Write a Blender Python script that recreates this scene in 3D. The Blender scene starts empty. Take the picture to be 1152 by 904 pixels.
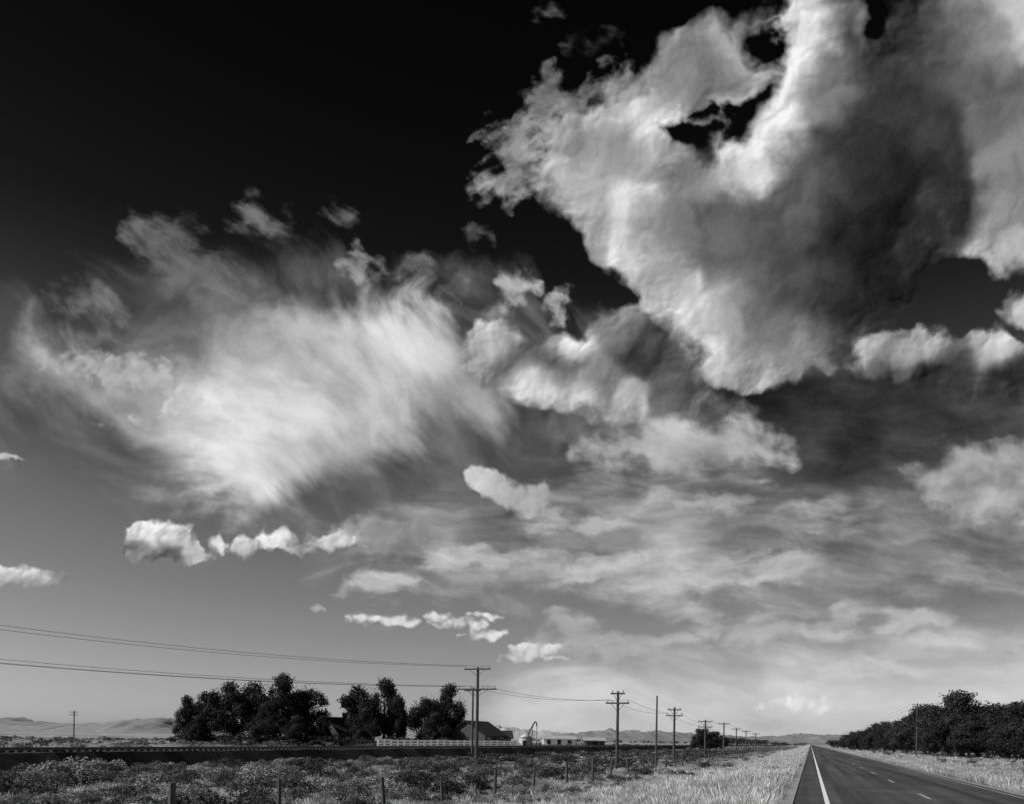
import bpy, math, numpy as np
from mathutils import Matrix, Vector
F=900.0; YC=831.0; RHO=math.atan(20/1152); EYE=1.7
TH=math.atan((912-576)/F); ST,CT=math.sin(TH),math.cos(TH)
cr,sr=math.cos(RHO),math.sin(RHO)
def W(L,t,z=0.0): return (t*ST+L*CT, t*CT-L*ST, z)
def LT(X,Y): return (X*CT-Y*ST, X*ST+Y*CT)
def XatPx(px,Y): return (((px-576)/F)*Y+EYE*sr)/cr
scene=bpy.context.scene
scene.view_settings.view_transform='Standard'; scene.view_settings.look='None'; scene.view_settings.exposure=0
rng=np.random.default_rng(7)
# ---------------- materials
def mat(name,v=0.3,v2=None,scale=5,rough=0.9,detail=6,transl=0.0,tint=False,stretch=None,bump=0.0):
    m=bpy.data.materials.new(name); m.use_nodes=True; n=m.node_tree; n.nodes.clear(); N=n.nodes.new; K=n.links.new
    out=N('ShaderNodeOutputMaterial')
    tc=N('ShaderNodeTexCoord'); mp=N('ShaderNodeMapping'); K(tc.outputs['Object'],mp.inputs[0])
    if stretch: mp.inputs['Scale'].default_value=stretch
    nz=N('ShaderNodeTexNoise'); nz.inputs['Scale'].default_value=scale; nz.inputs['Detail'].default_value=detail; nz.inputs['Roughness'].default_value=0.65
    K(mp.outputs[0],nz.inputs['Vector'])
    r=N('ShaderNodeValToRGB'); K(nz.outputs['Fac'],r.inputs[0])
    v2=v*1.4 if v2 is None else v2
    r.color_ramp.elements[0].position=.32; r.color_ramp.elements[1].position=.68
    r.color_ramp.elements[0].color=(v,v,v,1); r.color_ramp.elements[1].color=(v2,v2,v2,1)
    col=r.outputs[0]
    if tint:
        a=N('ShaderNodeAttribute'); a.attribute_name='tint'
        mx=N('ShaderNodeMix'); mx.data_type='RGBA'; mx.blend_type='MULTIPLY'; mx.inputs[0].default_value=1
        K(col,mx.inputs[6]); K(a.outputs['Color'],mx.inputs[7]); col=mx.outputs[2]
    b=N('ShaderNodeBsdfPrincipled'); b.inputs['Roughness'].default_value=rough
    b.inputs['Specular IOR Level'].default_value=0.25
    K(col,b.inputs['Base Color']); sh=b.outputs[0]
    if bump:
        bp=N('ShaderNodeBump'); bp.inputs['Strength'].default_value=bump; bp.inputs['Distance'].default_value=.05
        K(nz.outputs['Fac'],bp.inputs['Height']); K(bp.outputs[0],b.inputs['Normal'])
    if transl:
        t=N('ShaderNodeBsdfTranslucent'); K(col,t.inputs[0]); ms=N('ShaderNodeMixShader'); ms.inputs[0].default_value=transl
        K(sh,ms.inputs[1]); K(t.outputs[0],ms.inputs[2]); sh=ms.outputs[0]
    K(sh,out.inputs[0]); return m
# ---------------- mesh helper
class MB:
    def __init__(s): s.v=[];s.f=[];s.m=[];s.t=[];s.n=0
    def add(s,v,f,mi=0,tint=1.0):
        v=np.asarray(v,float); f=np.asarray(f,int)
        s.v.append(v); s.f.append(f+s.n); s.m.append(np.full(len(f),mi)); 
        s.t.append(np.broadcast_to(np.asarray(tint,float),(len(v),)).copy()); s.n+=len(v)
    def box(s,c,d,mi=0,R=None,tint=1.0):
        x,y,z=[k/2 for k in d]
        v=np.array([(-x,-y,-z),(x,-y,-z),(x,y,-z),(-x,y,-z),(-x,-y,z),(x,-y,z),(x,y,z),(-x,y,z)])
        if R is not None: v=v@np.asarray(R).T
        s.add(v+np.array(c),[(0,3,2,1),(4,5,6,7),(0,1,5,4),(1,2,6,5),(2,3,7,6),(3,0,4,7)],mi,tint)
    def tube(s,P,R,k=6,mi=0,tint=1.0):
        P=np.asarray(P,float); R=np.broadcast_to(np.asarray(R,float),(len(P),))
        T=np.gradient(P,axis=0); T/=np.linalg.norm(T,axis=1)[:,None]+1e-9
        ref=np.array([0,0,1.0]) if abs(T[0,2])<.8 else np.array([1.0,0,0])
        A=np.cross(T,ref); A/=np.linalg.norm(A,axis=1)[:,None]+1e-9; B=np.cross(T,A)
        an=np.arange(k)*2*np.pi/k
        v=(P[:,None]+R[:,None,None]*(A[:,None]*np.cos(an)[None,:,None]+B[:,None]*np.sin(an)[None,:,None])).reshape(-1,3)
        f=[]
        for i in range(len(P)-1):
            for j in range(k):
                f.append((i*k+j,i*k+(j+1)%k,(i+1)*k+(j+1)%k,(i+1)*k+j))
        if k==4: f.append((0,1,2,3)); b=(len(P)-1)*k; f.append((b+3,b+2,b+1,b))
        if k in(6,8):
            b=(len(P)-1)*k
            f.append((b,b+1,b+2,b+3)); f.append((b,b+3,b+4,b+5))
            if k==8: f.append((b,b+5,b+6,b+7))
        s.add(v,f,mi,tint)
    def mesh(s,name,mats,smooth=False):
        V=np.concatenate(s.v).astype(np.float32); Fc=np.concatenate(s.f); M=np.concatenate(s.m); T=np.concatenate(s.t)
        me=bpy.data.meshes.new(name); n=len(Fc); k=Fc.shape[1]
        me.vertices.add(len(V)); me.vertices.foreach_set('co',V.ravel())
        me.loops.add(n*k); me.loops.foreach_set('vertex_index',Fc.ravel().astype(np.int32))
        me.polygons.add(n); me.polygons.foreach_set('loop_start',(np.arange(n)*k).astype(np.int32))
        try: me.polygons.foreach_set('loop_total',np.full(n,k,dtype=np.int32))
        except Exception: pass
        for m in mats: me.materials.append(m)
        me.polygons.foreach_set('material_index',M.astype(np.int32))
        me.polygons.foreach_set('use_smooth',np.full(n,smooth))
        a=me.attributes.new('tint','FLOAT_COLOR','POINT'); c=np.ones((len(V),4),np.float32); c[:,:3]=T[:,None]; a.data.foreach_set('color',c.ravel())
        me.update(calc_edges=True); return me
    def obj(s,name,mats,parent=None,smooth=False):
        o=bpy.data.objects.new(name,s.mesh(name,mats,smooth)); scene.collection.objects.link(o)
        if parent: o.parent=parent
        return o
def empty(name,loc=(0,0,0),rz=0):
    e=bpy.data.objects.new(name,None); e.location=loc; e.rotation_euler=(0,0,rz); scene.collection.objects.link(e); return e
def replicate(mb,tv,tf,pos,sc,yaw,tint,mi=0,zs=None):
    n=len(pos); c,s_=np.cos(yaw),np.sin(yaw); k=len(tv)
    x=tv[None,:,0]*sc[:,None]; y=tv[None,:,1]*sc[:,None]; z=tv[None,:,2]*(sc if zs is None else zs)[:,None]
    X=x*c[:,None]-y*s_[:,None]+pos[:,0:1]; Y=x*s_[:,None]+y*c[:,None]+pos[:,1:2]; Z=z+pos[:,2:3]
    v=np.stack([X,Y,Z],-1).reshape(-1,3)
    f=(tf[None]+(np.arange(n)*k)[:,None,None]).reshape(-1,tf.shape[1])
    # tint gets paler from bottom to top of each plant
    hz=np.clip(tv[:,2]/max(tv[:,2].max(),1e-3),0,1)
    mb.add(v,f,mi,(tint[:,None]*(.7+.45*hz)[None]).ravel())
# ---------------- noise
def perlin(x,y,seed=0):
    r=np.random.RandomState(seed); perm=r.permutation(512).astype(np.int32); an=(r.rand(512)*2*np.pi); gx=np.cos(an).astype(np.float32); gy=np.sin(an).astype(np.float32)
    x0=np.floor(x).astype(np.int32); y0=np.floor(y).astype(np.int32); fx=(x-x0).astype(np.float32); fy=(y-y0).astype(np.float32)
    u=fx*fx*fx*(fx*(fx*6-15)+10); v=fy*fy*fy*(fy*(fy*6-15)+10)
    def g(ix,iy,dx,dy):
        h=perm[(perm[ix&511]+iy)&511]; return gx[h]*dx+gy[h]*dy
    a=g(x0,y0,fx,fy); b=g(x0+1,y0,fx-1,fy); c=g(x0,y0+1,fx,fy-1); d=g(x0+1,y0+1,fx-1,fy-1)
    return ((a+(b-a)*u)*(1-v)+(c+(d-c)*u)*v)*1.45
def fbm(x,y,o=5,g=.5,seed=0):
    s=0;a=1;t=0
    for i in range(o): s=s+a*perlin(x+i*17.3,y-i*9.1,seed+i); t+=a; a*=g; x=x*2.03; y=y*2.03
    return s/t
def billow(x,y,o=6,g=.5,seed=0,eps=.004):
    s=0;a=1;t=0
    for i in range(o):
        p=perlin(x+i*7.7,y-i*3.1,seed+i); s=s+a*(np.sqrt(p*p+eps)*2-.75); t+=a; a*=g; x,y=x*1.72-y*1.12,y*1.72+x*1.12
    return s/t
def puff1(x,y,seed,k=7.0):
    r=np.random.RandomState(seed); perm=r.permutation(512).astype(np.int32); JX,JY,RR=[r.rand(512).astype(np.float32) for _ in range(3)]
    xi=np.floor(x).astype(np.int32); yi=np.floor(y).astype(np.int32); H=np.full(x.shape,1.0,np.float32)
    for dx in(-1,0,1):
        for dy in(-1,0,1):
            cx=xi+dx; cy=yi+dy; h=perm[(perm[cx&511]+cy)&511]; rad=.5+.55*RR[h]
            d2=(x-cx-JX[h])**2+(y-cy-JY[h])**2
            H+=np.exp(k*np.maximum(rad-d2/rad,-1.0))
    return np.log(H)/k
def sstep(e): e=np.clip(e,0,1); return e*e*(3-2*e)
# ---------------- CLOUDS on a spherical shell
xs=np.concatenate([np.arange(-500,-60,6),np.arange(-60,1212,1.3),np.arange(1212,1660,6)])
ys=np.concatenate([np.arange(-460,-50,6),np.arange(-50,852,1.3)])
GX,GY=np.meshgrid(xs,ys); GX=GX.astype(np.float32); GY=GY.astype(np.float32)
PR=np.zeros_like(GX); AL=np.zeros_like(GX)
def sdpoly(px,py,P):
    d=np.full(px.shape,1e9,np.float32); ins=np.zeros(px.shape,bool); n=len(P)
    for i in range(n):
        ax,ay=P[i]; bx,by=P[(i+1)%n]; ex,ey=bx-ax,by-ay; wx=px-ax; wy=py-ay
        h=np.clip((wx*ex+wy*ey)/(ex*ex+ey*ey+1e-9),0,1)
        d=np.minimum(d,(wx-ex*h)**2+(wy-ey*h)**2)
        if ay!=by: ins^=((ay>py)!=(by>py))&(px<ex*(py-ay)/(by-ay)+ax)
    d=np.sqrt(d); return np.where(ins,d,-d)
def ell(cx,cy,rx,ry,n=12,jit=.18,rot=0):
    r=np.random.RandomState(int(cx*7+cy)); a=np.arange(n)*2*np.pi/n; k=1+jit*(r.rand(n)-.5)*2; c,s=math.cos(math.radians(rot)),math.sin(math.radians(rot))
    return [(cx+rx*math.cos(t)*q*c-ry*math.sin(t)*q*s,cy+rx*math.cos(t)*q*s+ry*math.sin(t)*q*c) for t,q in zip(a,k)]
LX,LY=-0.75,-0.66
def layer(polys,soft=12,warp=14,wsc=60,namp=.6,nsc=60,kind='b',amax=1.0,tones=((0,0,.7),),sig=50,relief=.0,tex=.0,seed=1,ani=None,holes=(),pad=120,oct=6,g=.5,inner=.4,rsc=None,twarp=.6,big=0.0):
    global PR,AL
    allp=np.array([p for P in polys for p in P]); x0,y0=allp.min(0)-pad; x1,y1=allp.max(0)+pad
    i0,i1=np.searchsorted(xs,[x0,x1]); j0,j1=np.searchsorted(ys,[y0,y1])
    if i1-i0<4 or j1-j0<4: return
    X=GX[j0:j1,i0:i1]; Y=GY[j0:j1,i0:i1]
    wx=fbm(X/wsc,Y/wsc,5,.5,seed+10)*warp*2; wy=fbm(X/wsc+31,Y/wsc+11,5,.5,seed+20)*warp*2
    if ani:
        bx=fbm(X/260,Y/260,2,.4,seed+50)
        if ani[0]=='fan':
            dx,dy=X-ani[1],Y-ani[2]; rr=np.sqrt(dx*dx+dy*dy); U=rr/ani[3]; V=np.arctan2(dx,-dy)*420+bx*110
        else:
            ang,stc=ani; c,s=math.cos(math.radians(ang)),math.sin(math.radians(ang))
            U=(X*c+Y*s)/stc; V=(-X*s+Y*c)+bx*32
        U=U+wx*.3; V=V+wy*.3
    else: U,V=X+wx*.6,Y+wy*.6
    sv=1.0
    if kind=='b':
        rs=rsc or nsc
        Hb=puff1(U/rs,V/rs,seed+3)
        q=2.4/rs; Hf=puff1(U*q+3,V*q,seed+1,10)+.5*puff1(U*q*2.2+3,V*q*2.2,seed+2,12)
        n=(Hb-.85)*.5+(Hf-1.0)*.16+billow(U/nsc,V/nsc,oct,g,seed)*.6
        sv=.6+1.5*sstep(fbm(X/(rs*1.6),Y/(rs*1.6),2,.5,seed+40)*1.3+.35)
    else: n=fbm(U/nsc,V/nsc,oct,g,seed)
    sd=np.full(X.shape,-1e9,np.float32)
    for P in polys: sd=np.maximum(sd,sdpoly(X+wx,Y+wy,P))
    for P in holes: sd=np.minimum(sd,-sdpoly(X+wx*1.1,Y+wy*1.1,P))
    e=sd/(soft*sv)+namp*n*2
    a=amax*sstep(e*.5+.5)
    num=0;den=1e-6
    for tx,ty,tv in tones:
        w=np.exp(-(((X+wx*twarp-tx)**2+(Y+wy*twarp-ty)**2)/(2*sig*sig)))+1e-6; num=num+w*tv; den=den+w
    L=num/den
    if relief and kind=='b':
        ds=np.clip(sd,0,None)
        ew=np.exp(-ds/(rs*1.1))*(1-inner)+inner
        ef=np.exp(-ds/(rs*.5))*.85+.10
        gy,gx=np.gradient(Hb*rs*.5+billow(U/rs,V/rs,2,.4,seed+7,.03)*rs*.12,ys[j0:j1],xs[i0:i1]); rb=np.tanh(-(gx*LX+gy*LY)*.8)
        gy,gx=np.gradient(Hf*rs*.2,ys[j0:j1],xs[i0:i1]); rf=np.tanh(-(gx*LX+gy*LY)*.8)
        lk=(.35+1.0*L)
        L=L+relief*lk*(rb*ew*1.2+rf*ef*.75)+relief*.5*(Hb-1.0)*ew  # sunlit and shaded sides of the puffs painted into the brightness
    if big: L=L+big*fbm((X+wx*1.6)/85,(Y+wy*1.6)/85,5,.52,seed+70)*(.4+.9*L)
    L=L+tex*n
    L=np.clip(L,.01,.97)**2.2
    PR[j0:j1,i0:i1]=PR[j0:j1,i0:i1]*(1-a)+L*a; AL[j0:j1,i0:i1]=AL[j0:j1,i0:i1]*(1-a)+a
# haze low
layer([[(560,778),(680,762),(800,752),(900,745),(1010,728),(1150,716),(1650,690),(1650,900),(560,900)]],soft=34,warp=14,wsc=120,namp=.7,nsc=50,kind='f',amax=.8,tones=[(700,790,.78),(900,770,.82),(1100,750,.75),(1100,810,.84),(800,820,.83),(1000,740,.72)],sig=60,seed=3,ani=(3,4),tex=.18,g=.55)
# darker veil right-middle
layer([[(840,400),(960,380),(1200,400),(1500,420),(1500,545),(1060,540),(960,560),(860,550),(790,535),(560,520),(540,470),(640,460),(760,460)]],soft=28,warp=16,wsc=80,namp=.8,nsc=55,kind='f',amax=.86,tones=[(900,450,.16),(1000,480,.18),(600,495,.26),(850,540,.34),(1100,470,.26),(950,530,.28),(700,480,.32)],sig=50,seed=21,ani=(-4,2.2),tex=.26,g=.56)
# veil streaks
layer([[(350,590),(420,575),(500,555),(600,548),(760,545),(900,552),(1050,535),(1300,500),(1650,500),(1650,700),(1200,690),(1000,680),(760,672),(600,668),(450,668),(370,645)]],soft=26,warp=14,wsc=60,namp=.9,nsc=34,kind='f',amax=.85,tones=[(430,600,.5),(560,600,.40),(700,575,.58),(520,625,.62),(640,640,.67),(760,635,.67),(900,632,.63),(960,600,.38),(1100,610,.43),(1000,570,.45),(830,560,.50),(1120,650,.47),(500,655,.56),(830,600,.46),(650,610,.48)],sig=32,seed=33,ani=(3,3.6),tex=.34,g=.57)
layer([ell(560,632,75,12),ell(700,640,95,12),ell(850,636,95,12),ell(660,588,60,12),ell(800,562,70,10),ell(930,575,60,9),ell(1010,600,50,8),ell(1090,640,60,8),ell(430,655,50,8)],soft=12,warp=12,wsc=50,namp=1.3,nsc=24,kind='f',amax=.7,tones=[(560,632,.74),(700,640,.77),(850,636,.74),(660,588,.7),(800,562,.64),(1010,600,.55)],sig=50,seed=37,ani=(3,3.0),tex=.24,g=.58)
layer([[(1010,535),(1060,515),(1110,505),(1200,480),(1400,470),(1450,560),(1150,590),(1090,582),(1050,562)]],soft=14,warp=16,wsc=50,namp=.9,nsc=34,kind='f',amax=.88,tones=[(1080,540,.54),(1130,550,.70),(1200,540,.6),(1060,530,.64)],seed=41,tex=.32,g=.56,ani=(-5,1.5))
layer([ell(880,712,75,16),ell(780,700,50,9),ell(640,712,50,12),ell(1010,690,60,9),ell(730,728,60,8),ell(1080,722,70,8),ell(960,745,80,6)],soft=12,warp=14,wsc=50,namp=1.3,nsc=26,kind='f',amax=.55,tones=[(880,715,.78),(640,712,.70)],seed=45,ani=(-5,3),tex=.18)
# wide dim veil round left cloud
layer([[(-100,375),(60,345),(120,312),(210,296),(330,304),(440,328),(540,350),(620,372),(740,425),(640,490),(560,520),(480,560),(330,600),(240,610),(60,540),(-100,460)]],soft=40,warp=20,wsc=100,namp=1.1,nsc=60,kind='f',amax=.48,tones=[(60,380,.24),(200,310,.28),(120,450,.36),(400,340,.42),(560,480,.34),(300,570,.42),(500,370,.38),(90,520,.38),(640,400,.4)],sig=60,seed=52,ani=('fan',760,760,3.2),tex=.45,g=.54)
# main fibrous left cloud
layer([[(25,402),(60,393),(100,402),(150,395),(190,388),(235,368),(250,342),(300,332),(340,335),(400,346),(440,350),(500,350),(540,382),(550,420),(560,445),(545,470),(500,490),(460,500),(430,515),(400,542),(350,555),(310,562),(285,582),(262,582),(240,548),(190,530),(150,500),(130,460),(80,425)]],soft=32,warp=19,wsc=80,namp=.95,nsc=70,kind='f',amax=.95,tones=[(60,402,.60),(110,408,.70),(170,420,.68),(210,395,.50),(300,345,.48),(300,400,.70),(440,365,.80),(490,395,.80),(390,410,.70),(250,480,.90),(200,450,.74),(270,560,.88),(350,500,.82),(430,455,.66),(520,450,.54),(380,540,.56),(330,440,.74),(160,500,.48),(260,420,.80),(400,480,.70),(210,510,.74),(310,480,.72),(350,370,.62)],sig=28,seed=60,ani=('fan',640,820,2.0),tex=.28,g=.54,twarp=1.1)
layer([ell(330,375,110,18,rot=28),ell(455,395,60,24,rot=-60),ell(300,450,110,22,rot=20),ell(430,450,70,16,rot=-40),ell(255,500,22,40),ell(150,365,70,8,rot=30),ell(240,335,70,8,rot=36),ell(90,440,70,9,rot=18)],soft=20,warp=16,wsc=50,namp=1.4,nsc=28,kind='f',amax=.5,tones=[(330,370,.82),(455,390,.88),(300,450,.9),(430,450,.8),(255,500,.93),(150,365,.42),(240,335,.5),(90,440,.5)],sig=30,seed=66,ani=('fan',600,760,2.6),tex=.14,g=.55)
layer([[(28,404),(60,390),(110,398),(160,400),(215,412),(235,440),(180,448),(130,440),(80,425)],ell(215,458,34,12),ell(160,468,22,8)],soft=8,warp=12,wsc=30,namp=1.1,nsc=22,kind='b',amax=.65,tones=[(60,400,.7),(110,405,.84),(150,430,.72),(215,455,.86)],relief=.1,seed=64,tex=.1,inner=.6)
# upper wisps
layer([[(150,258),(185,250),(225,285),(300,325),(260,345),(200,320),(165,290)],ell(295,246,34,8),ell(380,244,14,5),ell(90,345,40,8)],soft=14,warp=14,wsc=40,namp=1.2,nsc=28,kind='f',amax=.42,tones=[(180,262,.58),(295,248,.58),(230,300,.38)],seed=71,ani=(35,2.8),tex=.3,g=.57)
layer([ell(404,296,17,14),ell(467,298,24,11),ell(578,325,15,17),ell(535,266,12,9),ell(618,14,15,5),ell(672,46,26,6),ell(627,345,10,13),ell(505,322,14,7)],soft=9,warp=11,wsc=28,namp=.9,nsc=20,kind='f',amax=.7,tones=[(404,296,.62),(467,298,.40),(578,325,.74),(535,266,.32),(618,14,.36),(672,46,.2)],sig=20,seed=75,ani=(30,1.5),tex=.25,g=.55)
# D + shaded
layer([[(600,455),(700,465),(800,450),(840,470),(800,500),(700,500),(620,490)]],soft=20,warp=14,wsc=50,namp=.8,nsc=34,kind='f',amax=.6,tones=[(640,470,.42),(760,475,.46)],sig=28,seed=83,tex=.2)
layer([[(655,505),(700,487),(760,472),(820,478),(870,492),(885,513),(840,526),(780,533),(720,525),(680,520)]],soft=14,warp=12,wsc=50,namp=.9,nsc=32,kind='f',amax=.93,tones=[(690,503,.66),(770,490,.80),(850,503,.68),(770,525,.5),(720,495,.74)],sig=22,seed=81,tex=.2,g=.56,ani=(5,1.5))
# B cumulus
layer([[(508,400),(520,370),(545,357),(575,360),(592,378),(612,385),(635,370),(655,376),(670,350),(700,338),(735,343),(765,385),(800,420),(800,445),(780,470),(730,478),(680,472),(640,464),(600,455),(560,445),(530,425)]],soft=7,warp=9,wsc=42,namp=.65,nsc=44,kind='b',amax=.96,tones=[(528,385,.78),(555,372,.88),(570,405,.44),(600,432,.86),(640,385,.93),(632,412,.42),(665,430,.52),(690,365,.54),(730,395,.34),(700,455,.70),(760,440,.40),(650,450,.84),(540,420,.60),(790,420,.42),(600,395,.38),(560,388,.80)],sig=13,relief=.18,seed=91,tex=.02,inner=.55,rsc=34,big=.12)
# small clouds
layer([[(520,535),(530,522),(550,524),(575,538),(600,545),(612,540),(625,560),(618,582),(598,585),(570,572),(545,557),(528,548)]],soft=4,warp=4,wsc=18,namp=.8,nsc=22,kind='b',amax=.9,tones=[(540,532,.84),(600,565,.68),(575,548,.76)],sig=20,relief=.08,seed=198,tex=.06,pad=30,rsc=18,big=.08)
layer([[(345,607),(375,600),(395,582),(440,575),(480,585),(500,602),(470,622),(430,627),(400,614),(370,620)]],soft=8,warp=8,wsc=30,namp=.8,nsc=24,kind='b',amax=.75,tones=[(380,605,.78),(440,595,.6),(480,605,.56)],sig=20,relief=.07,seed=97,tex=.08,pad=40,rsc=20,big=.1)
layer([[(135,600),(150,587),(185,582),(215,592),(225,605),(243,628),(215,637),(190,630),(150,633),(138,622)]],soft=3.5,warp=6,wsc=22,namp=.8,nsc=22,kind='b',amax=.97,tones=[(160,592,.95),(185,600,.9),(190,626,.40),(150,620,.52),(215,615,.76)],sig=9,relief=.15,seed=102,tex=.06,pad=30,rsc=14,inner=.8)
layer([ell(247,612,12,10),ell(276,614,17,12),ell(308,606,27,11),ell(335,618,22,7),ell(375,608,26,9)],soft=3.5,warp=5,wsc=22,namp=.6,nsc=20,kind='b',amax=.97,tones=[(247,610,.9),(275,608,.94),(275,624,.6),(305,602,.94),(340,618,.7),(375,606,.82)],sig=9,relief=.13,seed=103,tex=.05,pad=30,rsc=13,inner=.8)
layer([[(-90,640),(-30,632),(0,634),(40,638),(78,646),(75,654),(50,660),(0,661),(-60,660)],ell(8,512,18,4),ell(110,475,18,3)],soft=3.5,warp=5,wsc=22,namp=.75,nsc=18,kind='b',amax=.93,tones=[(20,640,.92),(20,658,.6),(8,512,.8)],sig=8,relief=.12,seed=111,tex=.06,pad=30,rsc=12)
layer([ell(408,695,22,5),ell(450,698,25,6),ell(492,692,18,5),ell(520,701,34,6),ell(545,693,20,4),ell(543,714,26,6),ell(602,730,31,9),ell(600,739,36,4),ell(358,684,10,3)],soft=3.5,warp=4,wsc=18,namp=.75,nsc=15,kind='b',amax=.92,tones=[(410,692,.88),(520,698,.9),(543,712,.92),(600,725,.95),(600,742,.74)],sig=12,relief=.08,seed=121,tex=.05,pad=30,rsc=12)
layer([ell(890,790,42,8),ell(925,795,22,6),ell(862,797,20,3)],soft=6,warp=6,wsc=22,namp=.9,nsc=18,kind='b',amax=.75,tones=[(890,786,.96),(890,800,.86)],sig=12,relief=.04,seed=131,tex=.05,pad=30)
# A wisps
layer([[(548,160),(560,140),(590,135),(598,105),(616,85),(650,105),(680,80),(705,75),(700,105),(650,135),(610,150),(615,175),(600,200),(585,222),(560,225),(545,220),(545,200),(560,185)]],soft=12,warp=15,wsc=32,namp=1.2,nsc=26,kind='f',amax=.85,tones=[(560,170,.5),(600,110,.34),(590,200,.6),(560,215,.55),(650,115,.42),(610,145,.66)],sig=18,seed=141,tex=.38,ani=(-35,1.5),g=.6)
# A big
TA=[(620,160,.72),(610,200,.68),(650,200,.82),(720,110,.84),(740,80,.5),(770,55,.64),(690,120,.70),(700,170,.54),(700,225,.86),(665,255,.70),(720,280,.84),(760,200,.52),(760,330,.92),(790,60,.42),(820,35,.78),(850,20,.5),(900,20,.90),(905,60,.90),(880,110,.95),(860,150,.97),(835,185,.92),(790,185,.62),(720,85,.6),
(800,250,.38),(860,250,.34),(900,200,.38),(960,150,.24),(930,100,.50),(960,60,.28),(1000,200,.17),(1050,150,.26),(1050,60,.32),(1100,40,.50),(1150,10,.78),(1010,20,.24),(960,10,.42),(1120,120,.42),(1150,190,.56),(1060,240,.24),(1120,250,.56),(1000,290,.20),(1000,120,.21),(1000,250,.17),(930,200,.27),(940,250,.23),
(900,300,.29),(850,320,.36),(950,350,.21),(800,290,.44),(820,345,.72),(790,385,.86),(830,405,.62),(880,380,.36),(900,415,.62),(940,390,.38),(1140,290,.72),(1250,200,.5),(1300,50,.6),(1200,-50,.6),(1000,-80,.5),(850,425,.80),(740,305,.66),(650,175,.54),(680,200,.80),(750,250,.50),(730,145,.80),(870,405,.46),(760,285,.46)]
layer([[(915,-90),(872,-40),(868,12),(835,28),(800,16),(765,40),(738,48),(722,78),(690,92),(675,118),(640,130),(612,140),(612,165),(598,185),(603,210),(622,235),(640,262),(672,292),(700,316),(735,345),(765,388),(800,425),(850,440),(905,436),(938,408),(985,376),(1010,335),(1050,290),(1085,290),(1120,302),(1160,300),(1260,330),(1420,300),(1550,100),(1500,-200),(1100,-350),(960,-300)]],
 soft=9,warp=16,wsc=62,namp=.8,nsc=60,kind='b',amax=.985,tones=TA,sig=20,relief=.18,seed=151,tex=.0,oct=7,twarp=.95,inner=.25,rsc=50,big=.17,
 holes=[[(750,150),(772,128),(792,138),(806,150),(790,164),(770,168)],[(808,140),(812,118),(826,104),(850,82),(862,94),(848,130),(838,156),(818,160)],[(786,128),(800,116),(816,124),(808,140)],[(840,38),(868,34),(884,58),(868,76),(850,62)],[(962,-10),(1000,-30),(1004,25),(985,38)],[(862,-20),(882,-20),(880,8),(868,20)]])
layer([[(955,402),(963,385),(990,375),(1010,372),(1030,362),(1055,368),(1075,382),(1100,370),(1122,366),(1142,385),(1170,395),(1230,380),(1320,420),(1220,455),(1100,447),(1040,437),(1000,427),(970,424)],[(1125,355),(1145,328),(1180,310),(1280,330),(1220,375),(1140,372)]],soft=7,warp=9,wsc=40,namp=.7,nsc=36,kind='b',amax=.93,tones=[(975,392,.78),(1010,385,.60),(1050,380,.70),(1108,385,.86),(1060,428,.22),(1130,430,.25),(990,420,.34),(1150,345,.76),(1080,400,.34)],sig=13,relief=.17,seed=171,tex=.02,inner=.55,rsc=28,big=.12)
# edge fade of the shell
fade=sstep((GX+500)/200)*sstep((1655-GX)/200)*sstep((GY+458)/200)
PR*=fade; AL*=fade
C=np.where(AL>1e-4,PR/np.maximum(AL,1e-4),0)
a_=(GX-576)/F; b_=(YC-GY)/F
D=np.stack([a_*cr-b_*sr,np.ones_like(a_),a_*sr+b_*cr],-1); D/=np.linalg.norm(D,axis=-1,keepdims=True); D=D*38000
ny,nx=GX.shape; idx=np.arange(ny*nx).reshape(ny,nx)
fc=np.stack([idx[:-1,:-1],idx[:-1,1:],idx[1:,1:],idx[1:,:-1]],-1).reshape(-1,4)
mb=MB(); mb.add(D.reshape(-1,3),fc); 
cm=bpy.data.materials.new('cloud_layer'); cm.use_nodes=True; nt=cm.node_tree; nt.nodes.clear(); N=nt.nodes.new; K=nt.links.new
o=N('ShaderNodeOutputMaterial'); at=N('ShaderNodeAttribute'); at.attribute_name='cloud'; em=N('ShaderNodeEmission'); tr=N('ShaderNodeBsdfTransparent'); mx=N('ShaderNodeMixShader')
K(at.outputs['Color'],em.inputs[0]); K(at.outputs['Alpha'],mx.inputs[0]); K(tr.outputs[0],mx.inputs[1]); K(em.outputs[0],mx.inputs[2]); K(mx.outputs[0],o.inputs[0])  # shell emits the cloud tones, with their light and shade painted in
try: cm.cycles.emission_sampling='NONE'
except Exception: pass
ob=mb.obj('sky_clouds',[cm],smooth=True)
ca=ob.data.attributes.new('cloud','FLOAT_COLOR','POINT'); cc=np.stack([C,C,C,AL],-1).reshape(-1,4).astype(np.float32); ca.data.foreach_set('color',cc.ravel())
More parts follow.
